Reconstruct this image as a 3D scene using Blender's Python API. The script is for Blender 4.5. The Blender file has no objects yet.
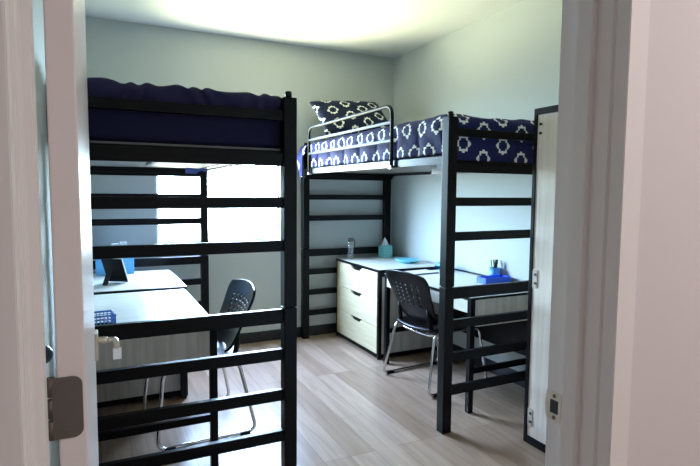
import bpy, bmesh, math, random
from mathutils import Vector, Matrix, noise
random.seed(7)
PI = math.pi
scene = bpy.context.scene
COL = scene.collection

# ------------------------------------------------------------------ materials
def new_mat(name):
    m = bpy.data.materials.new(name); m.use_nodes = True
    nt = m.node_tree
    return m, nt, nt.nodes['Principled BSDF']

def srgb(r, g, b):
    f = lambda c: (c/255/12.92) if c/255 <= .04045 else ((c/255+.055)/1.055)**2.4
    return (f(r), f(g), f(b), 1)

def plain(name, col, rough=.5, metal=0.0, bump=0.0, bscale=60, spec=.5, var=0.06, coat=0):
    m, nt, b = new_mat(name)
    tc = nt.nodes.new('ShaderNodeTexCoord')
    n = nt.nodes.new('ShaderNodeTexNoise'); n.inputs['Scale'].default_value = bscale; n.inputs['Detail'].default_value = 4
    nt.links.new(tc.outputs['Object'], n.inputs['Vector'])
    mx = nt.nodes.new('ShaderNodeMix'); mx.data_type = 'RGBA'
    mx.inputs['A'].default_value = tuple(c*(1-var) for c in col[:3])+(1,)
    mx.inputs['B'].default_value = tuple(min(1, c*(1+var)) for c in col[:3])+(1,)
    nt.links.new(n.outputs['Fac'], mx.inputs['Factor'])
    nt.links.new(mx.outputs['Result'], b.inputs['Base Color'])
    b.inputs['Roughness'].default_value = rough; b.inputs['Metallic'].default_value = metal
    b.inputs['Specular IOR Level'].default_value = spec
    if coat: b.inputs['Coat Weight'].default_value = coat
    if bump:
        bp = nt.nodes.new('ShaderNodeBump'); bp.inputs['Strength'].default_value = bump; bp.inputs['Distance'].default_value = .003
        nt.links.new(n.outputs['Fac'], bp.inputs['Height']); nt.links.new(bp.outputs['Normal'], b.inputs['Normal'])
    return m

def woodgrain(name, c1, c2, scale=(60, 60, 3), rough=.4):
    m, nt, b = new_mat(name)
    tc = nt.nodes.new('ShaderNodeTexCoord'); mp = nt.nodes.new('ShaderNodeMapping')
    mp.inputs['Scale'].default_value = scale
    nt.links.new(tc.outputs['Object'], mp.inputs['Vector'])
    n = nt.nodes.new('ShaderNodeTexNoise'); n.inputs['Scale'].default_value = 1; n.inputs['Detail'].default_value = 6
    nt.links.new(mp.outputs['Vector'], n.inputs['Vector'])
    r = nt.nodes.new('ShaderNodeValToRGB')
    r.color_ramp.elements[0].position = .35; r.color_ramp.elements[0].color = c1
    r.color_ramp.elements[1].position = .65; r.color_ramp.elements[1].color = c2
    nt.links.new(n.outputs['Fac'], r.inputs['Fac']); nt.links.new(r.outputs['Color'], b.inputs['Base Color'])
    b.inputs['Roughness'].default_value = rough
    return m

def floor_mat():
    m, nt, b = new_mat('vinyl_plank')
    L = nt.links.new
    tc = nt.nodes.new('ShaderNodeTexCoord'); mp = nt.nodes.new('ShaderNodeMapping')
    mp.inputs['Rotation'].default_value = (0, 0, PI/2)
    L(tc.outputs['Object'], mp.inputs['Vector'])
    br = nt.nodes.new('ShaderNodeTexBrick')
    br.inputs['Scale'].default_value = 1; br.inputs['Brick Width'].default_value = 1.22; br.inputs['Row Height'].default_value = .15
    br.inputs['Mortar Size'].default_value = .0012; br.offset = .37; br.offset_frequency = 3
    br.inputs['Color1'].default_value = srgb(152, 126, 104); br.inputs['Color2'].default_value = srgb(182, 158, 137)
    br.inputs['Mortar'].default_value = srgb(100, 84, 72); br.inputs['Bias'].default_value = 0
    L(mp.outputs['Vector'], br.inputs['Vector'])
    mp2 = nt.nodes.new('ShaderNodeMapping'); mp2.inputs['Scale'].default_value = (26, 1.6, 1)
    L(tc.outputs['Object'], mp2.inputs['Vector'])
    n = nt.nodes.new('ShaderNodeTexNoise'); n.inputs['Scale'].default_value = 1; n.inputs['Detail'].default_value = 7; n.inputs['Distortion'].default_value = .6
    L(mp2.outputs['Vector'], n.inputs['Vector'])
    rp = nt.nodes.new('ShaderNodeValToRGB')
    rp.color_ramp.elements[0].position = .3; rp.color_ramp.elements[0].color = (.66, .65, .64, 1)
    rp.color_ramp.elements[1].position = .7; rp.color_ramp.elements[1].color = (1.05, 1.05, 1.05, 1)
    L(n.outputs['Fac'], rp.inputs['Fac'])
    mx = nt.nodes.new('ShaderNodeMix'); mx.data_type = 'RGBA'; mx.blend_type = 'MULTIPLY'; mx.inputs['Factor'].default_value = .9
    L(br.outputs['Color'], mx.inputs['A']); L(rp.outputs['Color'], mx.inputs['B'])
    L(mx.outputs['Result'], b.inputs['Base Color'])
    b.inputs['Roughness'].default_value = .29
    bp = nt.nodes.new('ShaderNodeBump'); bp.inputs['Strength'].default_value = .12; bp.inputs['Distance'].default_value = .002
    L(n.outputs['Fac'], bp.inputs['Height']); L(bp.outputs['Normal'], b.inputs['Normal'])
    return m

def glass_mat(name, tint=(1, 1, 1, 1), gloss=.08, rough=0.02):
    m = bpy.data.materials.new(name); m.use_nodes = True; nt = m.node_tree; nt.nodes.clear()
    o = nt.nodes.new('ShaderNodeOutputMaterial'); t = nt.nodes.new('ShaderNodeBsdfTransparent'); g = nt.nodes.new('ShaderNodeBsdfGlossy')
    t.inputs['Color'].default_value = tint; g.inputs['Roughness'].default_value = rough
    mx = nt.nodes.new('ShaderNodeMixShader'); mx.inputs['Fac'].default_value = gloss
    nt.links.new(t.outputs[0], mx.inputs[1]); nt.links.new(g.outputs[0], mx.inputs[2]); nt.links.new(mx.outputs[0], o.inputs['Surface'])
    return m

def comforter_mat(name, navy, cream):
    """navy cloth printed with staggered cream stepped rings; UV is in metres on the cloth"""
    m, nt, b = new_mat(name); L = nt.links.new
    uv = nt.nodes.new('ShaderNodeUVMap'); uv.uv_map = 'UVMap'
    sp = nt.nodes.new('ShaderNodeSeparateXYZ'); L(uv.outputs['UV'], sp.inputs[0])
    def M(op, a, bb=None, c=None):
        n = nt.nodes.new('ShaderNodeMath'); n.operation = op
        for k, v in enumerate((a, bb, c)):
            if v is None: continue
            if isinstance(v, (int, float)): n.inputs[k].default_value = v
            else: L(v, n.inputs[k])
        return n.outputs[0]
    PX, PY, Q = .30, .165, .0125
    def ring(ox, oy):
        u = M('WRAP', M('ADD', sp.outputs['X'], ox), PX/2, -PX/2)
        v = M('WRAP', M('ADD', sp.outputs['Y'], oy), PY/2, -PY/2)
        uq = M('MULTIPLY', M('ROUND', M('DIVIDE', u, Q)), Q)
        vq = M('MULTIPLY', M('ROUND', M('DIVIDE', v, Q)), Q)
        d = M('ADD', M('ABSOLUTE', uq), M('MULTIPLY', M('ABSOLUTE', vq), .85))
        mxn = M('MAXIMUM', M('ABSOLUTE', uq), M('ABSOLUTE', vq))
        d2 = M('MAXIMUM', M('MULTIPLY', d, .72), mxn)
        au, av = M('ABSOLUTE', u), M('ABSOLUTE', v)
        body = M('MULTIPLY', M('GREATER_THAN', d2, .0270), M('LESS_THAN', d2, .0420))
        def nub(p, q):
            return M('MULTIPLY', M('LESS_THAN', p, .0095), M('MULTIPLY', M('GREATER_THAN', q, .035), M('LESS_THAN', q, .0535)))
        return M('MAXIMUM', body, M('MAXIMUM', nub(au, av), nub(av, au)))
    r = M('MAXIMUM', ring(0, 0), ring(PX/2, PY/2))
    mx = nt.nodes.new('ShaderNodeMix'); mx.data_type = 'RGBA'
    L(r, mx.inputs['Factor']); mx.inputs['A'].default_value = navy; mx.inputs['B'].default_value = cream
    L(mx.outputs['Result'], b.inputs['Base Color']); b.inputs['Roughness'].default_value = .8
    b.inputs['Specular IOR Level'].default_value = .2; b.inputs['Sheen Weight'].default_value = .06; b.inputs['Sheen Tint'].default_value = (.5, .5, 1, 1)
    tc = nt.nodes.new('ShaderNodeTexCoord')
    n = nt.nodes.new('ShaderNodeTexNoise'); n.inputs['Scale'].default_value = 9; n.inputs['Detail'].default_value = 3
    L(tc.outputs['Object'], n.inputs['Vector'])
    bp = nt.nodes.new('ShaderNodeBump'); bp.inputs['Strength'].default_value = .5; bp.inputs['Distance'].default_value = .02
    L(n.outputs['Fac'], bp.inputs['Height']); L(bp.outputs['Normal'], b.inputs['Normal'])
    return m

WALL = plain('wall_paint', (.52, .56, .545, 1), .7, bump=.05, bscale=220, var=.015)
HALLWALL = plain('hall_paint', (.66, .63, .63, 1), .7, bump=.05, bscale=220, var=.015)
CEIL = plain('ceiling_paint', (.78, .79, .77, 1), .85, bump=.06, bscale=160, var=.015)
FLOOR = floor_mat()
BLACKBASE = plain('black_rubber', (.012, .012, .014, 1), .45)
FRAMEPAINT = plain('frame_paint', (.78, .765, .75, 1), .38, var=.02, bscale=20)
DOORPAINT = plain('door_paint', (.74, .69, .685, 1), .3, var=.02, bscale=20)
BLACK = plain('black_powder_coat', (.0028, .0028, .0034, 1), .36, bump=.03, bscale=300, spec=.16)
BLACKGLOSS = plain('black_steel', (.006, .006, .008, 1), .30, spec=.3)
PLASTIC = plain('black_plastic', (.0025, .0025, .0035, 1), .32, bump=.04, bscale=400, spec=.18)
GUARD = plain('black_tube', (.006, .006, .007, 1), .42, spec=.14)
CHROME = plain('chrome', (.72, .72, .74, 1), .16, metal=1)
NICKEL = plain('satin_nickel', (.72, .65, .54, 1), .35, metal=1)
DULLNICKEL = plain('dull_nickel', (.20, .175, .155, 1), .5, metal=1)
TOPLAM = woodgrain('pale_laminate', srgb(214, 214, 202), srgb(224, 224, 214), (3, 30, 30), .33)
PANEL = woodgrain('grey_oak_laminate', srgb(186, 180, 168), srgb(208, 203, 192), (45, 45, 2.2), .45)
DRAWERLAM = woodgrain('cream_laminate', srgb(204, 192, 154), srgb(216, 206, 170), (30, 3, 45), .4)
WARDLAM = woodgrain('pale_maple_laminate', srgb(214, 200, 184), srgb(230, 219, 205), (45, 45, 1.6), .42)
DECK = plain('deck_board', (.16, .155, .145, 1), .45, bscale=20)
NAVY = plain('navy_cloth', (.014, .013, .046, 1), .85, bump=.4, bscale=14, spec=.2)
NAVYDUVET = plain('navy_duvet', (.024, .020, .070, 1), .8, bump=.3, bscale=10, spec=.25)
PRINT = comforter_mat('ring_print', (.014, .017, .085, 1), (.82, .85, .80, 1))
PRINTDARK = comforter_mat('ring_print_pillow', (.008, .014, .042, 1), (.82, .85, .78, 1))
TEAL = plain('teal_card', (.16, .50, .50, 1), .6)
TEALLINE = plain('pale_teal_card', (.32, .66, .66, 1), .6)
TISSUE = plain('tissue_paper', (.82, .83, .86, 1), .9)
AQUA = plain('aqua_plastic', (.20, .66, .88, 1), .35)
CLEARBLUE = glass_mat('clear_blue_plastic', (.45, .78, .93, 1), .18, .08)
BOTTLEGLASS = glass_mat('bottle_glass', (.86, .92, .93, 1), .22, .05)
BLUETRAY = plain('blue_plastic', (.035, .13, .78, 1), .35)
CUPBLUE = plain('blue_cup_plastic', (.10, .33, .72, 1), .35)
MESHBLUE = plain('blue_wire', (.12, .30, .72, 1), .4)
BASKETBLUE = plain('sky_blue_weave', (.13, .45, .80, 1), .6, bscale=30)
WHITEPL = plain('white_plastic', (.80, .82, .82, 1), .4)
GREYPL = plain('grey_plastic', (.10, .10, .12, 1), .4)
REDPL = plain('red_plastic', (.55, .03, .05, 1), .4)
GREENPL = plain('green_plastic', (.20, .55, .12, 1), .4)
BLUETAG = plain('blue_sheet', (.08, .13, .42, 1), .8)
GLASS = glass_mat('window_glass', (1, 1, 1, 1), .05)
VINYLWHITE = plain('white_vinyl', (.74, .74, .70, 1), .45)
SCREWDARK = plain('dark_screw', (.02, .02, .02, 1), .5)

# ------------------------------------------------------------------ mesh builder
class MB:
    def __init__(s): s.bm = bmesh.new()
    def box(s, x0, x1, y0, y1, z0, z1, bev=0.0, seg=2, M=None):
        t = bmesh.new()
        bmesh.ops.create_cube(t, size=1)
        for v in t.verts:
            v.co = Vector(((x0+x1)/2+v.co.x*(x1-x0), (y0+y1)/2+v.co.y*(y1-y0), (z0+z1)/2+v.co.z*(z1-z0)))
        if bev: bmesh.ops.bevel(t, geom=t.edges[:], offset=bev, segments=seg, affect='EDGES', profile=.6)
        s.merge(t, M); return s
    def merge(s, t, M=None):
        if M is not None: bmesh.ops.transform(t, matrix=M, verts=t.verts)
        me = bpy.data.meshes.new('tmp'); t.to_mesh(me); t.free(); s.bm.from_mesh(me); bpy.data.meshes.remove(me)
    def tube(s, path, r, n=10, closed=False, cap=True):
        P = [Vector(p) for p in path]; N = len(P); rings = []
        up = None
        for i, p in enumerate(P):
            if closed: d = P[(i+1) % N]-P[i-1]
            else: d = P[min(i+1, N-1)]-P[max(i-1, 0)]
            d.normalize()
            if up is None:
                up = Vector((0, 0, 1)) if abs(d.z) < .9 else Vector((1, 0, 0))
            a = d.cross(up)
            if a.length < 1e-4: a = d.orthogonal()
            a.normalize(); b = a.cross(d).normalized(); up = b
            rr = r[i] if isinstance(r, (list, tuple)) else r
            rings.append([s.bm.verts.new(p+a*math.cos(2*PI*k/n)*rr+b*math.sin(2*PI*k/n)*rr) for k in range(n)])
        for i in range(N if closed else N-1):
            A, B = rings[i], rings[(i+1) % N]
            off = 0
            if closed and i == N-1:
                off = min(range(n), key=lambda o: sum((A[k].co-B[(k+o) % n].co).length for k in range(n)))
            for k in range(n):
                f = s.bm.faces.new((A[k], A[(k+1) % n], B[(k+1+off) % n], B[(k+off) % n])); f.smooth = True
        if cap and not closed:
            s.bm.faces.new(rings[0][::-1]); s.bm.faces.new(rings[-1])
        return s
    def lathe(s, prof, n=28, c=(0, 0, 0), axis='z'):
        """closed profile of (r, z) turned about the axis"""
        rings = []
        for r, z in prof:
            ring = []
            for k in range(n):
                a = 2*PI*k/n; x, y = max(r, 1e-4)*math.cos(a), max(r, 1e-4)*math.sin(a)
                co = {'z': (x, y, z), 'x': (z, x, y), 'y': (y, z, x)}[axis]
                ring.append(s.bm.verts.new(Vector(co)+Vector(c)))
            rings.append(ring)
        for i in range(len(rings)-1):
            for k in range(n):
                f = s.bm.faces.new((rings[i][k], rings[i][(k+1) % n], rings[i+1][(k+1) % n], rings[i+1][k])); f.smooth = True
        s.bm.faces.new(rings[0][::-1]); s.bm.faces.new(rings[-1])
        return s
    def prism(s, pts, d0, d1, plane='xy', bev=0):
        """polygon extruded: plane xy -> along z, xz -> along y, yz -> along x"""
        t = bmesh.new()
        def co(a, b, d): return {'xy': (a, b, d), 'xz': (a, d, b), 'yz': (d, a, b)}[plane]
        A = [t.verts.new(co(a, b, d0)) for a, b in pts]; B = [t.verts.new(co(a, b, d1)) for a, b in pts]
        n = len(pts)
        t.faces.new(A[::-1]); t.faces.new(B)
        for k in range(n): t.faces.new((A[k], A[(k+1) % n], B[(k+1) % n], B[k]))
        bmesh.ops.recalc_face_normals(t, faces=t.faces)
        if bev: bmesh.ops.bevel(t, geom=t.edges[:], offset=bev, segments=2, affect='EDGES')
        s.merge(t); return s
    def build(s, name, mat, parent=None, smooth=None, recalc=True):
        me = bpy.data.meshes.new(name)
        if recalc: bmesh.ops.recalc_face_normals(s.bm, faces=s.bm.faces)
        if smooth is not None:
            for f in s.bm.faces: f.smooth = smooth
        s.bm.to_mesh(me); s.bm.free()
        if isinstance(mat, (list, tuple)):
            for m in mat: me.materials.append(m)
        else: me.materials.append(mat)
        o = bpy.data.objects.new(name, me); COL.objects.link(o)
        if parent is not None: o.parent = parent
        return o

def tag(o, label, cat, group=None):
    o['label'] = label; o['category'] = cat
    if group: o['group'] = group
    return o
def thing(name, label, cat, loc=(0, 0, 0), rz=0.0, group=None):
    o = bpy.data.objects.new(name, None); COL.objects.link(o); o.empty_display_size = .1
    o.location = loc; o.rotation_euler = (0, 0, rz)
    return tag(o, label, cat, group)
def struct(o):
    o['kind'] = 'structure'; return o
def at(o, loc, rz=0.0):
    o.location = loc; o.rotation_euler = (0, 0, rz); return o
def arc(cx, cy, r, a0, a1, n=6):
    return [(cx+r*math.cos(a0+(a1-a0)*i/n), cy+r*math.sin(a0+(a1-a0)*i/n)) for i in range(n+1)]
def rounded_loop(pts, r, n=6, closed=True):
    """rounded corners on a 3-D polyline"""
    P = [Vector(p) for p in pts]; out = []; N = len(P)
    for i, p in enumerate(P):
        if not closed and i in (0, N-1): out.append(p); continue
        a = (P[i-1]-p).normalized(); b = (P[(i+1) % N]-p).normalized()
        rr = min(r, (P[i-1]-p).length*.45, (P[(i+1) % N]-p).length*.45)
        s, e = p+a*rr, p+b*rr
        for k in range(n+1):
            t = k/n; out.append(s*(1-t)**2+p*2*t*(1-t)+e*t*t)
    return out

# ------------------------------------------------------------------ setting
XL, XR, YF, YB, ZC = -.155, 2.793, .66, 4.749, 2.774
JX, JL, HY0, HY1 = .855, -.071, .643, .795          # door frame: right rabbet, left rabbet, hall face, room face
WY1 = HY1-.012                                       # room face of the front wall
WX0, WX1, WZ0, WZ1 = .478, 1.582, .950, 2.25         # window opening
DOORH = 2.10
B = lambda *a, **k: MB().box(*a, **k)
T = .12
struct(B(XL-T, XR+T, WY1, YB+T, -.1, 0).build('floor', FLOOR))
struct(B(XL-T, XR+T, YF, YB+T, ZC, ZC+.1).build('ceiling', CEIL))
wall_left = struct(B(XL-T, XL, WY1, YB+T, 0, ZC).build('wall_left', WALL))
struct(B(XR, XR+T, WY1, YB+T, 0, ZC).build('wall_right', WALL))
m = MB()
m.box(XL, WX0, YB, YB+T, 0, ZC); m.box(WX1, XR, YB, YB+T, 0, ZC)
m.box(WX0, WX1, YB, YB+T, 0, WZ0); m.box(WX0, WX1, YB, YB+T, WZ1, ZC)
struct(m.build('wall_back', WALL))
m = MB()
m.box(-1.7, JL-.02, YF, WY1, 0, ZC); m.box(JX+.02, XR+T, YF, WY1, 0, ZC); m.box(JL-.02, JX+.02, YF, WY1, DOORH+.02, ZC)
struct(m.build('wall_front', HALLWALL))
# hall the photographer stands in
struct(B(-1.7, XR+T, -1.3, WY1, -.1, 0).build('floor_hall', FLOOR))
struct(B(-1.7, XR+T, -1.4, YF, ZC, ZC+.1).build('ceiling_hall', CEIL))
struct(B(-1.8, -1.7, -1.3, WY1, 0, ZC).build('wall_hall_left', HALLWALL))
struct(B(XR+T, XR+T+.1, -1.3, WY1, 0, ZC).build('wall_hall_right', HALLWALL))
struct(B(-1.7, XR+T, -1.4, -1.3, 0, ZC).build('wall_hall_back', HALLWALL))
# baseboards
struct(B(XL, XR, YB-.012, YB, 0, .098, bev=.003).build('baseboard_back', BLACKBASE))
struct(B(XL, XL+.012, WY1, YB-.012, 0, .098, bev=.003).build('baseboard_left', BLACKBASE))
struct(B(XR-.012, XR, WY1, YB-.012, 0, .098, bev=.003).build('baseboard_right', BLACKBASE))

# window
wf = MB(); fw = .022
wf.box(WX0, WX0+fw, YB+.04, YB+.10, WZ0, WZ1, .004); wf.box(WX1-fw, WX1, YB+.04, YB+.10, WZ0, WZ1, .004)
wf.box(WX0+fw, WX1-fw, YB+.04, YB+.10, WZ0, WZ0+fw, .004); wf.box(WX0+fw, WX1-fw, YB+.04, YB+.10, WZ1-fw, WZ1, .004)
w = struct(wf.build('window_1', VINYLWHITE))
B(WX0+fw-.005, WX1-fw+.005, YB+.068, YB+.074, WZ0+fw-.005, WZ1-fw+.005).build('window_pane', GLASS, w)

# door frame: double rabbeted steel frame; section drawn in (x, y), right jamb then mirrored left and a head
def jamb_section(s, x):
    # s=+1 right jamb: the opening is on its -x side
    P = [(x, HY1), (x, .747), (x-s*.012, .747), (x-s*.012, .710), (x, .710), (x, .673), (x+s*.004, .673), (x+s*.004, HY0), (x+s*.056, HY0), (x+s*.056, HY0+.014),
         (x+s*.02, HY0+.014), (x+s*.02, HY1-.014), (x+s*.052, HY1-.014), (x+s*.052, HY1)]
    return P
m = MB()
m.prism(jamb_section(1, JX), 0, DOORH+.052, 'xy', .0015)
m.prism(jamb_section(-1, JL), 0, DOORH+.052, 'xy', .0015)
hd = [(b, DOORH+(a-JX)) for a, b in jamb_section(1, JX)]
m.prism(hd, JL+.0005, JX-.0005, 'yz')
fr = struct(m.build('trim_1', FRAMEPAINT))
sp = MB()
sp.prism([(.756, .938), (HY1, .938), (HY1, .998), (.756, .998)], JX-.0022, JX+.001, 'yz', .0008)
sp.box(JX-.0022, JX+.012, HY1-.002, HY1+.0025, .948, .988, .001)
strike = sp.build('strike_plate', NICKEL, fr)
q = MB(); q.box(JX-.0032, JX-.0020, .763, .783, .954, .982); q.build('latch_hole', SCREWDARK, strike)
for zz in (.945, .991):
    q = MB(); q.lathe([(.0042, JX-.0036), (.0042, JX-.0018)], 12, (0, .773, zz), 'x'); q.build('screw', DULLNICKEL, strike)

# door, opened about ninety degrees against the left wall
door = thing('door_1', 'flush painted door swung open against the left wall', 'door', (-.0515, HY1+.002, 0), math.radians(-.6))
for k in ('label', 'category'): del door[k]
struct(door)
DW, DT = .905, .035
B(0, DT, 0, DW, .012, DOORH-.004, bev=.0025).build('door_leaf', DOORPAINT, door)
for zz in (.28, 1.115, 1.86):
    hg = MB()
    pts = [(-.006, zz-.043), (-.006, zz+.043)]+[(a, b) for a, b in arc(.019, zz+.043-.012, .012, PI/2, 0, 5)]+[(a, b) for a, b in arc(.019, zz-.043+.012, .012, 0, -PI/2, 5)]
    hg.prism(pts, -.0018, .0005, 'xz', .0004)
    for kk in range(3): hg.tube([(-.008, .0035, zz-.043+kk*.030), (-.008, .0035, zz-.043+kk*.030+.026)], .0052, 12)
    h = hg.build('hinge', DULLNICKEL, door)
    for dx, dz in ((.010, .030), (.022, .0), (.013, -.030)):
        s_ = MB(); s_.lathe([(.0035, -.0028), (.0035, -.0015)], 10, (dx, 0, zz+dz), 'y'); s_.build('screw', DULLNICKEL, h)
def lever(side):
    x0 = DT if side > 0 else 0.0
    y, z = DW-.068, .972
    hb = MB()
    if side > 0:
        hb.box(x0-.001, x0+.009, y-.024, y+.024, z-.040, z+.040, .003)
        hb.lathe([(.0105, x0+.005), (.0105, x0+.026), (.008, x0+.034)], 16, (0, y, z+.012), 'x')
        hb.tube(rounded_loop([(x0+.02, y, z+.012), (x0+.054, y, z+.012), (x0+.056, y-.075, z+.011)], .016, 6, False), .0075, 12)
    else:
        hb.lathe([(.026, -.008), (.026, .001)], 20, (x0, y, z+.012), 'x')
        hb.lathe([(.010, -.03), (.011, 0)], 16, (x0, y, z+.012), 'x')
        hb.lathe([(.010, -.046), (.018, -.042), (.021, -.034), (.018, -.026), (.010, -.020)], 20, (x0, y, z+.012), 'x')
    return hb.build('door_handle' if side > 0 else 'door_knob', NICKEL, door)
lv = lever(1); lever(-1)
# white chip added as a painted reflection on the end of the lever
q = MB(); q.box(DT+.045, DT+.067, DW-.140, DW-.135, .945, .977, .002)
q.build('lever_glint', WHITEPL, lv)

m = MB(); m.lathe([(.030, 0), (.030, .006), (.027, .022), (.020, .036), (.010, .043), (.002, .045)], 24, (XL, 1.63, .962), 'x')
m.build('door_stop', plain('grey_rubber', (.14, .16, .20, 1), .3), wall_left)

# ------------------------------------------------------------------ loft beds
BW, BL, BH, PT = .956, 2.274, 1.84, .062
RUNGS = [(.245, .053), (.446, .053), (.643, .053), (.8265, .067), (1.159, .052), (1.360, .050), (1.558, .060), (1.757, .044)]
def loft_bed(label, loc, rz, guard):
    root = thing('loft_bed', label, 'loft bed', loc, rz, 'loft beds')
    for px in (0, BW-PT):
        for py in (0, BL-PT):
            p = MB()
            p.box(px, px+PT, py, py+PT, 0, .866, .004); p.box(px+.008, px+PT-.008, py+.008, py+PT-.008, .86, .878)
            p.box(px, px+PT, py, py+PT, .870, BH, .004)
            pe = p.build('post', BLACK, root)
            q = MB(); q.lathe([(.0155, BH-.002), (.0155, BH+.026), (.0125, BH+.030)], 18, (px+PT/2, py+PT/2, 0)); q.build('stacking_pin', BLACKGLOSS, pe)
    for py in (.016, BL-PT+.016):
        for z, h in RUNGS:
            B(PT-.004, BW-PT+.004, py, py+.030, z-h/2, z+h/2, bev=.003).build('rung', BLACK, root)
    for s, px in ((1, 0.004), (-1, BW-.004)):
        r = MB()
        a, b = sorted((px, px+s*.030))
        r.box(a, b, PT-.004, BL-PT+.004, 1.574, 1.622, .003)
        a, b = sorted((px+s*.028, px+s*.075)); r.box(a, b, PT, BL-PT, 1.588, 1.5945)
        a, b = sorted((px+s*.002, px+s*.008))
        for ya, yb in ((PT-.004, PT+.085), (BL-PT+.004, BL-PT-.085)): r.prism([(ya, 1.528), (ya, 1.580), (yb, 1.580)], a, b, 'yz')
        r.build('side_rail', BLACKGLOSS, root)
    B(.036, BW-.036, PT, BL-PT, 1.596, 1.610).build('mattress_deck', DECK, root)
    for yy in (.0475, BL-.0625):
        B(PT-.002, BW-PT+.002, yy, yy+.015, 1.552, 1.600, bev=.002).build('end_bar', BLACK, root)
    for xx in (.352,):
        B(xx, xx+.028, .063, .66, 1.538, 1.5955, bev=.003).build('deck_brace', BLACKGLOSS, root)
    if guard:
        y0, y1 = guard
        g = MB(); X = -.012
        g.tube(rounded_loop([(X, y0, 1.575), (X, y0, 1.982), (X, y1, 1.982), (X, y1, 1.575)], .075, 8, False), .0125, 12)
        gr = g.build('guard_rail', GUARD, root)
        for z, r in ((1.872, .011), (1.752, .011)):
            q = MB(); q.box(X-.009, X+.009, y0, y1, z-r, z+r, .004); q.build('crossbar', GUARD, gr)
        for yy in (y0, y1):
            q = MB(); q.box(X-.016, X+.017, yy-.020, yy+.020, 1.566, 1.586, .004); q.build('clamp', CHROME, gr)
    return root
RB = (1.799, 2.441, 0); RBR = .0108
LB = (-.1054, 2.3198, 0); LBR = -.0076
loft_bed('black loft bed along the right wall with the curved guard rail', RB, RBR, (.600, 2.045))
loft_bed('black loft bed just behind the open door, with plain navy bedding', LB, LBR, None)

# ------------------------------------------------------------------ bedding
def mattress(label, loc, rz, mat, mat_name):
    w = .036 if mat_name == 'plain' else .070
    m = MB(); m.box(w, BW-w, .066 if mat_name == 'plain' else .085, BL-.068, 1.612, 1.762 if mat_name == 'plain' else 1.742, .040, 5)
    o = m.build('mattress', mat, smooth=True); at(o, loc, rz)
    return tag(o, label, 'mattress', 'mattresses on the loft beds')
mattress('navy covered mattress in the loft bed behind the door', LB, LBR, NAVY, 'plain')
mattress('mattress wholly covered by the ring patterned comforter', RB, RBR, NAVY, 'printed')

def cloth(x0, x1, y0, y1, ztop, drops, r, bump, name, mat, nx=90, ny=190, thick=.022):
    """a comforter: top with rounded shoulders, hanging drops (xlo, xhi, ylo, yhi) of given length; UV in metres"""
    def prof(s, lo, hi, dlo, dhi):
        # s runs along the cloth; returns position across, drop
        def edge(e):           # e = distance past the start of the shoulder arc
            L = r*PI/2
            if e <= 0: return e, 0
            if e < L: a = e/r; return r*math.sin(a), r*(1-math.cos(a))
            return r, r+(e-L)
        if s < lo+r: d, z = edge(lo+r-s); return lo+r-d, z
        if s > hi-r: d, z = edge(s-(hi-r)); return hi-r+d, z
        return s, 0
    extra = r*PI/2-r
    s0, s1 = x0-extra-max(0, drops[0]-r), x1+extra+max(0, drops[1]-r)
    t0, t1 = y0-extra-max(0, drops[2]-r), y1+extra+max(0, drops[3]-r)
    bm = bmesh.new(); V = []; uvs = {}
    for j in range(ny+1):
        row = []
        for i in range(nx+1):
            s = s0+(s1-s0)*i/nx; t = t0+(t1-t0)*j/ny
            x, dx = prof(s, x0, x1, 0, 0); y, dy = prof(t, y0, y1, 0, 0)
            z = ztop-max(dx, dy) if min(dx, dy) == 0 else ztop-(dx**3+dy**3)**(1/3)
            if dx > 0 and dy > 0:          # draw the loose corner in
                k = min(dx, dy)*.35
                x += k if x < (x0+x1)/2 else -k; y += k if y < (y0+y1)/2 else -k
            co = bump(Vector((x, y, z)), dx, dy, s, t)
            v = bm.verts.new(co); uvs[v] = (s, t); row.append(v)
        V.append(row)
    uvl = bm.loops.layers.uv.new('UVMap')
    for j in range(ny):
        for i in range(nx):
            f = bm.faces.new((V[j][i], V[j][i+1], V[j+1][i+1], V[j+1][i])); f.smooth = True
            for l in f.loops: l[uvl].uv = uvs[l.vert]
    me = bpy.data.meshes.new(name); bm.to_mesh(me); bm.free(); me.materials.append(mat)
    o = bpy.data.objects.new(name, me); COL.objects.link(o)
    so = o.modifiers.new('Solidify', 'SOLIDIFY'); so.thickness = thick; so.offset = -1
    return o
def nz(x, y, z=0, s=1.0): return noise.noise(Vector((x*s, y*s, z*s)))

def bump_left(co, dx, dy, s, t):
    h = .012*nz(s, t, 0, 5)+.010*nz(s, t, 3, 11)
    # gathered folds running over the edges
    e = .015*math.sin(s*62+9*nz(s, t, 1, 5))*(.15 if dx > 0 or s < .08 or s > BW-.08 else 1 if dy > 0 or t < .25 else .3)
    co = co.copy(); co.z += h*(1 if dx+dy == 0 else .5)+.5*e
    if dy > 0: co.y += (e*.8+.008*nz(s, t, 9, 14))
    if dx > 0: co.x += .010*math.sin(t*60+4*nz(s, t, 2, 3))
    return co
c = cloth(.035, BW-.035, .052, BL-.075, 1.862, (.10, .10, .10, .10), .055, bump_left, 'comforter', NAVYDUVET, 110, 150, .03)
at(c, LB, LBR); tag(c, 'plain dark navy comforter on the loft bed behind the door', 'comforter', 'comforters on the loft beds')

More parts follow.
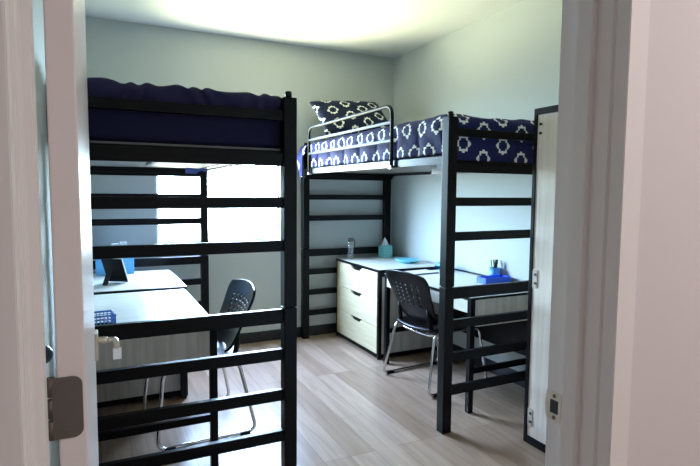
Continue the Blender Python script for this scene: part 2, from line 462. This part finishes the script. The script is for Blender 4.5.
def bump_right(co, dx, dy, s, t):
    co = co.copy()
    h = .014*nz(s, t, 5, 4)+.008*nz(s, t, 2, 10)
    if dx == 0 and dy == 0: co.z += h+.008
    left = s < .5
    if dx > 0 and left:
        w = min(1, dx/.08)
        q = abs(math.sin((t-.1)*PI/.27))           # quilted pockets
        co.x += w*.026*(1-q**.45)+w*.022*nz(s, t, 8, 8)*(1.0 if t < .62 else .35)
        co.x = max(co.x, .010)
        if t > 2.05: co.z += -.0
        co.z += .010*nz(s, t, 4, 9)
    if dy > 0: co.y += .004*nz(s, t, 6, 6)
    return co
c = cloth(.034, BW-.030, .060, BL-.075, 1.862, (.225, .10, .285, .10), .05, bump_right, 'comforter', PRINT, 110, 220, .016)
at(c, RB, RBR); tag(c, 'navy comforter printed with cream rings on the right loft bed', 'comforter', 'comforters on the loft beds')
# its far corner hangs out over the rail by the head post
m = MB(); bm = m.bm; uvl = bm.loops.layers.uv.new('UVMap'); V = []
for j in range(15):
    row = []
    for i in range(9):
        u, v = i/8, j/14
        x = -.036-.010*math.sin(v*PI)+.008*math.sin(u*5+v*3)+.050*max(0, .22-v)/.22
        y = 2.125+.03*v*0+(.125-.06*v)*u+.012
        z = 1.80-.245*v-.03*u*v+(.035 if v < .1 else 0)
        row.append(bm.verts.new((x, y, z)))
    V.append(row)
for j in range(14):
    for i in range(8):
        f = bm.faces.new((V[j][i], V[j][i+1], V[j+1][i+1], V[j+1][i])); f.smooth = True
        for l in f.loops: l[uvl].uv = (l.vert.co.z, l.vert.co.y)
k = m.build('hanging_corner', PRINT, c, recalc=False)
so = k.modifiers.new('Solidify', 'SOLIDIFY'); so.thickness = .012; so.offset = 0

# pillow propped against the far end of the right bed
def pillow():
    bm = bmesh.new(); n = 36; m_ = 26; W, Hh, D = .74, .46, .085
    uvl = bm.loops.layers.uv.new('UVMap'); S = {}
    def surf(u, v, sg):
        pu, pv = 1-abs(u)**2.6, 1-abs(v)**2.6
        pin = 1-.07*(1-abs(u)**2)*abs(v)**3; pin2 = 1-.07*(1-abs(v)**2)*abs(u)**3
        x = W/2*u*pin2; y = Hh/2*v*pin
        d = sg*D*(max(0, pu)*max(0, pv))**.5+.010*nz(u*2, v*2, sg, 1.7)*max(0, pu*pv)
        return Vector((x, y, d))
    for sg in (1, -1):
        G = [[bm.verts.new(surf(-1+2*i/n, -1+2*j/m_, sg)) for i in range(n+1)] for j in range(m_+1)]
        for j in range(m_):
            for i in range(n):
                q = (G[j][i], G[j][i+1], G[j+1][i+1], G[j+1][i])
                f = bm.faces.new(q if sg > 0 else q[::-1]); f.smooth = True
                for l in f.loops: l[uvl].uv = (l.vert.co.x+.07, l.vert.co.y+.02+sg*.04)
    bmesh.ops.remove_doubles(bm, verts=bm.verts, dist=.0006)
    me = bpy.data.meshes.new('pillow'); bm.to_mesh(me); bm.free(); me.materials.append(PRINTDARK)
    o = bpy.data.objects.new('pillow', me); COL.objects.link(o); return o
p = pillow()
p.rotation_euler = (math.radians(46), math.radians(-4), math.radians(2))
p.location = (2.19, 4.46, 2.10)
tag(p, 'navy pillow with cream rings propped at the head of the bed', 'pillow')

# the sheet corner hanging under the far end of the left bed
m = MB(); m.prism([(.0, .0), (.10, -.005), (.165, .015), (.16, -.03), (.12, -.02), (.08, -.045), (.0, -.045)], -.004, .004, 'xz', .001)
o = m.build('sheet_corner', BLUETAG); at(o, (.655, 4.30, 1.592)); tag(o, 'scrap of blue cloth poking out under the far corner of the left bed', 'cloth')

# ------------------------------------------------------------------ desks
DESKD, DTOP = .664, .752
def desk(label, loc, mirror, dw):
    """local x=0 is the sitting side, +x runs to the wall; y=0 is the near end"""
    root = thing('desk', label, 'desk', loc, 0, 'desks under the loft beds')
    s = -1 if mirror else 1
    def bx(m, x0, x1, *a, **k):
        a0, a1 = sorted((s*x0, s*x1)); return m.box(a0, a1, *a, **k)
    m = MB(); bx(m, 0, DESKD, 0, dw, DTOP-.016, DTOP-.002, bev=.002); top = m.build('desktop', BLACK, root)
    m = MB(); bx(m, .010, DESKD-.014, .010, dw-.010, DTOP-.006, DTOP, bev=.0008); m.build('desk_surface', TOPLAM, top)
    m = MB(); bx(m, DESKD-.014, DESKD, 0, dw, DTOP-.003, DTOP+.012, bev=.002); m.build('back_lip', BLACK, top)
    for lx in (.004, DESKD-.042):
        for ly in (.004, dw-.042):
            m = MB(); bx(m, lx, lx+.036, ly, ly+.036, 0, DTOP-.015, bev=.002); m.build('leg', BLACK, root)
    for ly in (.010, dw-.028):
        m = MB(); bx(m, .040, DESKD-.042, ly, ly+.018, .560, DTOP-.016); m.build('end_panel', PANEL, root)
        m = MB(); bx(m, .039, DESKD-.041, ly, ly+.024, .255, .292, bev=.002); m.build('stretcher', BLACK, root)
    m = MB(); bx(m, DESKD-.036, DESKD-.020, .040, dw-.042, .252, DTOP-.016); m.build('back_panel', BLACK, root)
    m = MB(); bx(m, .018, DESKD-.05, .046, dw-.046, .668, .728); body = m.build('drawer', PANEL, root)
    m = MB(); bx(m, .006, .020, .042, dw-.042, .648, .728, bev=.001); m.build('drawer_front', TOPLAM, body)
    return root
desk('pale topped desk beside the right wall, holding the blue tray', (2.118, 2.606, 0), False, 1.11)
desk('pale topped desk behind the door, holding the blue wire basket', (.540, 2.600, 0), True, 1.066)

# ------------------------------------------------------------------ drawer cabinets
CABD, CABW, CABH = .664, .86, .765
def cabinet(label, loc, mirror):
    root = thing('drawer_cabinet', label, 'drawer cabinet', loc, 0, 'drawer cabinets by the back wall')
    s = -1 if mirror else 1
    def bx(m, x0, x1, *a, **k):
        a0, a1 = sorted((s*x0, s*x1)); return m.box(a0, a1, *a, **k)
    m = MB()
    for y in (0, CABW-.026): 
        bx(m, 0, .030, y, y+.026, 0, CABH-.02, bev=.002); bx(m, CABD-.030, CABD, y, y+.026, 0, CABH-.02, bev=.002)
        bx(m, .030, CABD-.03, y, y+.024, .012, .045); bx(m, .030, CABD-.03, y, y+.024, CABH-.06, CABH-.02)
    bx(m, .004, .026, .026, CABW-.026, .012, .040); bx(m, CABD-.02, CABD-.004, .026, CABW-.026, .02, CABH-.02)
    bx(m, .004, CABD-.004, .02, CABW-.02, .030, .045)
    m.build('frame', BLACK, root)
    for y in (.006, CABW-.020):
        m = MB(); bx(m, .030, CABD-.030, y, y+.014, .045, CABH-.06); m.build('side_panel', PANEL, root)
    m = MB(); bx(m, -.004, CABD, -.004, CABW+.004, CABH-.022, CABH-.002, bev=.002); t = m.build('top', BLACK, root)
    m = MB(); bx(m, .010, CABD-.016, .010, CABW-.010, CABH-.006, CABH, bev=.0008); m.build('top_surface', TOPLAM, t)
    z0, z1 = .044, CABH-.024; h = (z1-z0)/3
    for k in range(3):
        a, b = z0+k*h+.002, z0+(k+1)*h-.002
        yc = CABW/2; A, Bq = .030, CABW-.030
        pts = [(A, a), (Bq, a), (Bq, b), (yc+.125, b)]+[(yc+.105, b-.008), (yc+.075, b-.030), (yc+.055, b-.036), (yc-.055, b-.036), (yc-.075, b-.030), (yc-.105, b-.008)]+[(yc-.125, b), (A, b)]
        m = MB(); x0, x1 = sorted((s*-.002, s*.016)); m.prism(pts, x0, x1, 'yz')
        d = m.build('drawer', DRAWERLAM, root)
        m = MB(); bx(m, .016, CABD-.04, .034, CABW-.034, a+.004, b-.040); bx(m, .018, .024, .034, CABW-.034, b-.05, b-.002); m.build('drawer_box', BLACK, d)
    return root
cabinet('three drawer cabinet with pale fronts, holding the tissue box', (2.122, 3.800, 0), False)
cabinet('pale topped cabinet behind the door, holding the picture frame', (.552, 3.672, 0), True)

# ------------------------------------------------------------------ wardrobe
wr = thing('wardrobe', 'tall pale wardrobe with black frame beside the right door jamb', 'wardrobe', (2.175, 1.27, 0))
WWX, WWY, WWH = .612, .915, 1.870
m = MB()
for y in (0, WWY-.024):
    for x in (0, WWX-.03): m.box(x, x+.03, y, y+.024, 0, WWH, .002)
for x in (0, WWX-.03):
    m.box(x, x+.03, .024, WWY-.024, 0, .045, .001); m.box(x, x+.03, .024, WWY-.024, WWH-.034, WWH, .001)
for y in (0, WWY-.024):
    m.box(.03, WWX-.03, y, y+.024, 0, .045); m.box(.03, WWX-.03, y, y+.024, WWH-.034, WWH)
m.box(.002, WWX-.002, .002, WWY-.002, WWH-.006, WWH+.001)
m.build('frame', BLACK, wr)
B(.006, .022, .024, WWY-.024, .045, WWH-.034).build('side_panel', WARDLAM, wr)
B(WWX-.022, WWX-.006, .024, WWY-.024, .045, WWH-.034).build('side_panel', WARDLAM, wr)
B(.03, WWX-.03, .004, .018, .045, WWH-.034).build('front_panel', WARDLAM, wr)
B(.03, WWX-.03, WWY-.018, WWY-.004, .045, WWH-.034).build('back_panel', WARDLAM, wr)
for zc, plate in ((1.760, False), (.942, True), (.155, True)):
    par = wr
    if plate: par = B(.002, .0075, WWY-.060, WWY-.024, zc-.050, zc+.050, bev=.001).build('bracket', plain('cream_bracket', (.50, .43, .36, 1), .6), wr)
    for dz in (.024, -.024):
        m = MB(); m.lathe([(.0075, -.0015), (.0075, .0085)], 12, (0, WWY-.047, zc+dz), 'x'); m.build('bolt', SCREWDARK, par)

# ------------------------------------------------------------------ chairs
def chair(label, loc, rz):
    root = thing('sled_chair', label, 'chair', loc, rz, 'sled base chairs at the desks')
    f = MB()
    for s in (-1, 1):
        loop = [(-.255, s*.275, .013), (.300, s*.275, .013), (.255, s*.225, .425), (-.165, s*.225, .425)]
        f.tube(rounded_loop(loop, .055, 7), .0105, 12, closed=True)
    f.tube(rounded_loop([(-.13, -.225, .418), (-.15, -.15, .395), (-.15, .15, .395), (-.13, .225, .418)], .05, 5, False), .010, 10)
    f.tube([(.15, -.225, .423), (.15, .225, .423)], .010, 10)
    f.build('sled_frame', CHROME, root)
    for s in (-1, 1):
        for x in (-.185, .235):
            q = MB(); q.box(x-.03, x+.03, s*.275-.013, s*.275+.013, 0, .020, .004); q.build('glide', PLASTIC, root)
    # seat shell
    bm = bmesh.new(); n = 24; G = []
    for j in range(n+1):
        row = []
        for i in range(n+1):
            u, v = -1+2*i/n, -1+2*j/n
            k = (1-.5*v*v*.26), (1-.5*u*u*.26)
            x = .225*u*k[0]+.012; y = .235*v*k[1]
            z = .452-.018*(1-v*v)*(1-u*u*.5)-.035*max(0, u-.55)**2/.2+.012*max(0, -u-.6)
            row.append(bm.verts.new((x, y, z)))
        G.append(row)
    for j in range(n):
        for i in range(n):
            fc = bm.faces.new((G[j][i], G[j][i+1], G[j+1][i+1], G[j+1][i])); fc.smooth = True
    mb = MB(); mb.bm.free(); mb.bm = bm
    o = mb.build('seat', PLASTIC, root, recalc=False); so = o.modifiers.new('Solidify', 'SOLIDIFY'); so.thickness = .022; so.offset = -1
    # perforated backrest
    bm = bmesh.new(); nu, nv = 72, 66; G = []
    def P(u, v):
        half = .205+.050*v**1.3                       # wider towards the top
        cr = 1.0; 
        if v > .80: cr = math.sqrt(max(0, 1-((v-.80)/.28)**2*.9))**.55
        if v < .12: cr = 1-.18*(1-v/.12)**2
        y = half*u*cr
        z = .472+.380*v-.022*u*u*v
        x = -.180-.110*v-.012*v*v+.050*u*u*(1-.35*v)+.03*(1-v)**6
        return Vector((x, y, z))
    for j in range(nv+1): G.append([bm.verts.new(P(-1+2*i/nu, j/nv)) for i in range(nu+1)])
    holes = set()
    for c_ in (14, 23, 32, 41, 50, 58):
        for r_ in range(24, 54, 5):
            for i in (c_, c_+1, c_+2):
                for j in (r_, r_+1): holes.add((i, j))
    for j in range(nv):
        for i in range(nu):
            if (i, j) in holes: continue
            fc = bm.faces.new((G[j][i], G[j][i+1], G[j+1][i+1], G[j+1][i])); fc.smooth = True
    for v in [v for v in bm.verts if not v.link_faces]: bm.verts.remove(v)
    mb = MB(); mb.bm.free(); mb.bm = bm
    o = mb.build('backrest', PLASTIC, root, recalc=False); so = o.modifiers.new('Solidify', 'SOLIDIFY'); so.thickness = .014; so.offset = 0
    for s in (-1, 1):
        q = MB(); q.tube([(-.10, s*.180, .428), (-.155, s*.178, .436), (-.172, s*.172, .50), (-.190, s*.165, .60)], [.014, .018, .016, .008], 10)
        q.build('back_bracket', PLASTIC, root)
    return root
chair('black perforated sled chair at the right desk, its back to the aisle', (2.262, 3.225, 0), math.radians(5))
chair('black perforated sled chair at the left desk, beyond the near bed ladder', (.558, 3.20, 0), PI+math.radians(3))

# ------------------------------------------------------------------ things on the right cabinet and desk
CT = CABH
# glass bottle
b_ = thing('water_bottle', 'clear glass bottle with grey cap standing by the tissue box', 'bottle', (2.238, 4.585, CT+.0005))
m = MB(); m.lathe([(.030, 0), (.033, .006), (.033, .135), (.026, .152), (.0235, .160), (.0235, .166)], 24); m.build('bottle_body', BOTTLEGLASS, b_)
m = MB(); m.lathe([(.026, .1665), (.0275, .170), (.0275, .196), (.024, .200)], 24); m.build('cap', DULLNICKEL, b_)
m = MB(); m.tube(rounded_loop([(.027, 0, .185), (.045, 0, .18), (.047, 0, .115), (.041, 0, .10)], .01, 4, False), .004, 8); m.build('strap', GREYPL, b_)
# tissue box
t = thing('tissue_box', 'teal cube tissue box with white tissue on the right cabinet', 'tissue box', (2.605, 4.545, CT+.0005), .12); t.scale = (.9, .9, .97)
B(-.056, .056, -.056, .056, 0, .125, bev=.003).build('carton', TEAL, t)
m = MB()
for i in range(4):
    z = .014+i*.030; m.box(-.0568, .0568, -.0568, .0568, z, z+.004)
    c_ = -.042+i*.026; m.box(c_, c_+.004, -.0566, .0566, .004, .121); m.box(-.0566, .0566, c_, c_+.004, .004, .121)
m.build('lattice_print', TEALLINE, t)
bm = bmesh.new(); G = []
for j in range(9):
    v = j/8; row = []
    for i in range(24):
        a = 2*PI*i/24; r = (.040*(1-v)**.8+.004)*(1+.28*math.sin(3*a+v*2))
        row.append(bm.verts.new((r*math.cos(a)-.012*v, r*math.sin(a)*.6, .122+.078*v+.006*math.sin(2*a)*v)))
    G.append(row)
for j in range(8):
    for i in range(24):
        f = bm.faces.new((G[j][i], G[j][(i+1) % 24], G[j+1][(i+1) % 24], G[j+1][i])); f.smooth = True
bm.faces.new(G[-1]); bm.faces.new(G[0][::-1])
mb = MB(); mb.bm.free(); mb.bm = bm; mb.build('tissue', TISSUE, t)
# aqua plate
m = MB(); m.lathe([(.060, 0), (.075, .002), (.112, .026), (.116, .032), (.110, .034), (.075, .012), (.02, .009)], 36)
o = m.build('plate', AQUA); at(o, (2.595, 4.115, CT+.0005)); tag(o, 'shallow aqua plate lying on the right cabinet', 'plate')
# clear blue box at the back of the desk
m = MB(); h = .062
m.box(-.048, .048, -.045, .045, 0, .004); 
for a in ((-.048, -.045, -.045, .045), (.045, .048, -.045, .045), (-.045, .045, -.045, -.042), (-.045, .045, .042, .045)): m.box(a[0], a[1], a[2], a[3], .004, h)
o = m.build('plastic_box', CLEARBLUE); at(o, (2.655, 3.655, DTOP+.0005), .1); tag(o, 'small clear blue plastic box at the back of the right desk', 'box')
# tablet
tb = thing('tablet', 'white tablet lying flat on the right desk behind the chair back', 'tablet', (2.40, 3.615, DTOP+.0005), .06)
B(-.13, .13, -.09, .09, 0, .009, bev=.003).build('shell', GREYPL, tb)
B(-.122, .122, -.082, .082, .0085, .0095).build('screen', WHITEPL, tb)
# blue tray
def open_box(w, d, h, t, mat, name):
    m = MB(); m.box(-w/2, w/2, -d/2, d/2, 0, t)
    m.box(-w/2, -w/2+t, -d/2, d/2, t, h); m.box(w/2-t, w/2, -d/2, d/2, t, h)
    m.box(-w/2+t, w/2-t, -d/2, -d/2+t, t, h); m.box(-w/2+t, w/2-t, d/2-t, d/2, t, h)
    return m.build(name, mat)
o = open_box(.235, .10, .045, .005, BLUETRAY, 'tray'); at(o, (2.647, 3.005, DTOP+.0005), 0); tag(o, 'bright blue open tray on the right desk', 'tray')
# pen cup and pens
cx, cy = 2.742, 3.105
m = MB(); m.lathe([(.034, 0), (.036, .002), (.040, .092), (.0375, .092), (.0335, .005), (.01, .005)], 28)
o = m.build('pen_cup', CUPBLUE); at(o, (cx, cy, DTOP+.0005)); tag(o, 'blue pen cup standing behind the blue tray', 'pen cup')
pens = [(-.018, .004, -8, 4, GREENPL, 'green pen leaning left in the blue cup'), (.004, .014, 2, -6, PLASTIC, 'black pen at the back of the blue cup'),
        (.016, -.006, 9, 5, PLASTIC, 'black pen leaning right in the blue cup'), (-.002, -.012, -2, 6, GREYPL, 'dark grey pen at the front of the blue cup')]
for dx, dy, rx, ry, mt, lb in pens:
    m = MB(); m.lathe([(.002, 0), (.0048, .012), (.0052, .012+.10), (.0062, .115), (.0062, .142), (.004, .146)], 12)
    o = m.build('pen', mt); o.location = (cx+dx*.6, cy+dy*.6, DTOP+.0085); o.rotation_euler = (math.radians(-ry*.9), math.radians(rx*.9), 0)
    tag(o, lb, 'pen', 'pens in the blue cup')

# ------------------------------------------------------------------ things on the left cabinet and desk
# picture frame seen from behind
pf = thing('picture_frame', 'standing picture frame seen from behind on the left cabinet', 'picture frame', (.140, 4.02, CT+.0005), math.radians(56))
tilt = Matrix.Translation((0, 0, .004)) @ Matrix.Rotation(math.radians(-24), 4, 'Y')
m = MB(); m.box(-.004, .004, -.075, .075, 0, .185, .002, M=tilt); m.build('backing', BLACK, pf)
m = MB()
for a in ((-.075, -.055, 0, .185), (.055, .075, 0, .185), (-.055, .055, 0, .02), (-.055, .055, .165, .185)): m.box(.004, .016, a[0], a[1], a[2], a[3], .002, M=tilt)
m.build('moulding', VINYLWHITE, pf)
leg = Matrix.Translation((-.155, 0, .0035)) @ Matrix.Rotation(math.radians(33), 4, 'Y')
m = MB(); m.box(-.003, .003, -.018, .018, 0, .135, .001, M=leg); m.build('easel_leg', BLACK, pf)
# sky-blue basket
bk = thing('storage_basket', 'sky blue woven basket on the left cabinet against the back wall', 'basket', (.135, 4.455, CT+.0005), 0)
def woven(w, d, h, rows, mat, parent):
    m = MB(); m.box(-w/2+.004, w/2-.004, -d/2+.004, d/2-.004, 0, .006)
    for i in range(rows):
        z0 = i*h/rows; z1 = z0+h/rows*.74
        m.box(-w/2, w/2, -d/2, -d/2+.006, z0, z1, .0015); m.box(-w/2, w/2, d/2-.006, d/2, z0, z1, .0015)
        m.box(-w/2, -w/2+.006, -d/2+.006, d/2-.006, z0, z1, .0015); m.box(w/2-.006, w/2, -d/2+.006, d/2-.006, z0, z1, .0015)
    m.box(-w/2+.003, w/2-.003, -d/2+.003, -d/2+.005, 0, h*.98); m.box(-w/2+.003, w/2-.003, d/2-.005, d/2-.003, 0, h*.98)
    m.box(-w/2+.003, -w/2+.005, -d/2+.003, d/2-.003, 0, h*.98); m.box(w/2-.005, w/2-.003, -d/2+.003, d/2-.003, 0, h*.98)
    return m.build('basket_wall', mat, parent)
woven(.27, .15, .165, 7, BASKETBLUE, bk)
m = MB(); m.tube([(-.135, -.075, .165), (.135, -.075, .165), (.135, .075, .165), (-.135, .075, .165)], .005, 8, closed=True); m.build('rim', BASKETBLUE, bk)
# two white boxes standing in the basket
for (x, hh, lb) in ((.142, .226, 'shorter of the two small white boxes standing in the sky blue basket'), (.200, .238, 'taller of the two small white boxes standing in the sky blue basket')):
    m = MB(); m.box(-.026, .026, -.022, .022, 0, hh, .003)
    o = m.build('white_box', WHITEPL); at(o, (x, 4.455, CT+.0068)); tag(o, lb, 'box', 'white boxes in the sky blue basket')
# blue wire basket with pens
wb = thing('wire_basket', 'blue wire mesh basket on the near corner of the left desk', 'basket', (.022, 2.775, DTOP+.0005), .15)
def wire_grid(parent):
    m = MB(); w, d, h = .100, .115, .062
    for z in (.002, .018, .034, .048): m.tube([(-w/2, -d/2, z), (w/2, -d/2, z), (w/2, d/2, z), (-w/2, d/2, z)], .0022, 6, closed=True)
    n = 6
    for i in range(n+1):
        a = -w/2+w*i/n; b = -d/2+d*i/n
        for yy in (-d/2, d/2): m.tube([(a, yy, 0), (a, yy, h)], .0024, 6)
        for xx in (-w/2, w/2): m.tube([(xx, b, 0), (xx, b, h)], .0024, 6)
        m.tube([(a, -d/2, .002), (a, d/2, .002)], .0018, 6); m.tube([(-w/2, b, .002), (w/2, b, .002)], .0018, 6)
    m.build('wire_mesh', MESHBLUE, parent)
    m = MB(); m.tube([(-w/2, -d/2, h), (w/2, -d/2, h), (w/2, d/2, h), (-w/2, d/2, h)], .005, 8, closed=True); m.build('rim', MESHBLUE, parent)
wire_grid(wb)
for (mt, dx, dz, rz, lb) in ((REDPL, -.008, .036, .3, 'red pen lying across the blue wire basket'), (PLASTIC, .010, .014, -.5, 'black marker in the blue wire basket'), (WHITEPL, .022, .026, .9, 'white pen in the blue wire basket')):
    m = MB(); m.lathe([(.003, -.044), (.0055, -.036), (.0055, .040), (.004, .044)], 12, (0, 0, 0), 'x')
    o = m.build('pen', mt); o.location = (.022+dx, 2.775, DTOP+dz); o.rotation_euler = (0, .1, rz+PI/4); tag(o, lb, 'pen', 'pens in the wire basket')

# ------------------------------------------------------------------ light
W = bpy.data.worlds.new('sky'); scene.world = W; W.use_nodes = True
nt = W.node_tree; bg = nt.nodes['Background']
tc = nt.nodes.new('ShaderNodeTexCoord'); sx = nt.nodes.new('ShaderNodeSeparateXYZ')
nt.links.new(tc.outputs['Generated'], sx.inputs[0])
mr = nt.nodes.new('ShaderNodeMapRange'); mr.inputs['From Min'].default_value = -1; mr.inputs['From Max'].default_value = 1
nt.links.new(sx.outputs['Z'], mr.inputs['Value'])
rp = nt.nodes.new('ShaderNodeValToRGB'); cr = rp.color_ramp
stops = [(0.0, (.03, .035, .03)), (.06, (.04, .05, .04)), (.10, (.10, .12, .09)), (.30, (.12, .14, .11)), (.46, (.20, .23, .23)), (.52, (.60, .88, 1.04)), (.70, (.62, .90, 1.32)), (1.0, (.45, .68, 1.25))]
cr.elements[0].position = 0; cr.elements[0].color = stops[0][1]+(1,)
cr.elements[1].position = 1; cr.elements[1].color = stops[-1][1]+(1,)
for pos, c_ in stops[1:-1]:
    e = cr.elements.new(pos); e.color = c_+(1,)
nt.links.new(mr.outputs['Result'], rp.inputs['Fac']); nt.links.new(rp.outputs['Color'], bg.inputs['Color'])
bg.inputs['Strength'].default_value = 66.0
# sunlit lawn outside, down to the left of the window
d0 = Vector((-.42, .52, -.74)).normalized()
dp = nt.nodes.new('ShaderNodeVectorMath'); dp.operation = 'DOT_PRODUCT'; dp.inputs[1].default_value = d0
nt.links.new(tc.outputs['Generated'], dp.inputs[0])
ml = nt.nodes.new('ShaderNodeMapRange'); ml.interpolation_type = 'SMOOTHSTEP'
ml.inputs['From Min'].default_value = .72; ml.inputs['From Max'].default_value = .96; ml.inputs['To Max'].default_value = 45.0
nt.links.new(dp.outputs['Value'], ml.inputs['Value'])
bg2 = nt.nodes.new('ShaderNodeBackground'); bg2.inputs['Color'].default_value = (1, 1, .62, 1)
nt.links.new(ml.outputs['Result'], bg2.inputs['Strength'])
ad = nt.nodes.new('ShaderNodeAddShader'); nt.links.new(bg.outputs[0], ad.inputs[0]); nt.links.new(bg2.outputs[0], ad.inputs[1])
nt.links.new(ad.outputs[0], nt.nodes['World Output'].inputs['Surface'])
W.cycles.sampling_method = 'MANUAL'; W.cycles.sample_map_resolution = 512

pl = bpy.data.lights.new('window_portal', 'AREA'); pl.shape = 'RECTANGLE'; pl.size = WX1-WX0; pl.size_y = WZ1-WZ0
pl.cycles.is_portal = True
po = bpy.data.objects.new('window_portal', pl); COL.objects.link(po)
po.location = ((WX0+WX1)/2, YB+.11, (WZ0+WZ1)/2); po.rotation_euler = (math.radians(-90), 0, 0)
hl = bpy.data.lights.new('hall_lamp', 'AREA'); hl.shape = 'RECTANGLE'; hl.size = 1.2; hl.size_y = .5; hl.energy = 29; hl.color = (1, .90, .88)
ho = bpy.data.objects.new('hall_lamp', hl); COL.objects.link(ho); ho.location = (1.75, -.45, ZC-.03)

# ------------------------------------------------------------------ camera
f_px, pitch, yaw, roll, h = 526.868, .0777, .4528, .0078, 1.4115
cam = bpy.data.cameras.new('camera'); cam.sensor_width = 36; cam.lens = f_px/700*36; cam.clip_start = .02
co = bpy.data.objects.new('camera', cam); COL.objects.link(co)
cp, spn, cyw, syw = math.cos(pitch), math.sin(pitch), math.cos(yaw), math.sin(yaw)
fwd = Vector((syw*cp, cyw*cp, -spn)); right = Vector((cyw, -syw, 0)); up = right.cross(fwd)
r2 = right*math.cos(roll)+up*math.sin(roll); u2 = up*math.cos(roll)-right*math.sin(roll)
M = Matrix((r2, u2, -fwd)).transposed().to_4x4(); M.translation = Vector((0, 0, h))
co.matrix_world = M
scene.camera = co
vs = scene.view_settings; vs.view_transform = 'Standard'; vs.look = 'None'; vs.gamma = 1; vs.exposure = 0.15
scene.cycles.use_denoising = True
scene.cycles.max_bounces = 10; scene.cycles.diffuse_bounces = 6; scene.cycles.transparent_max_bounces = 12
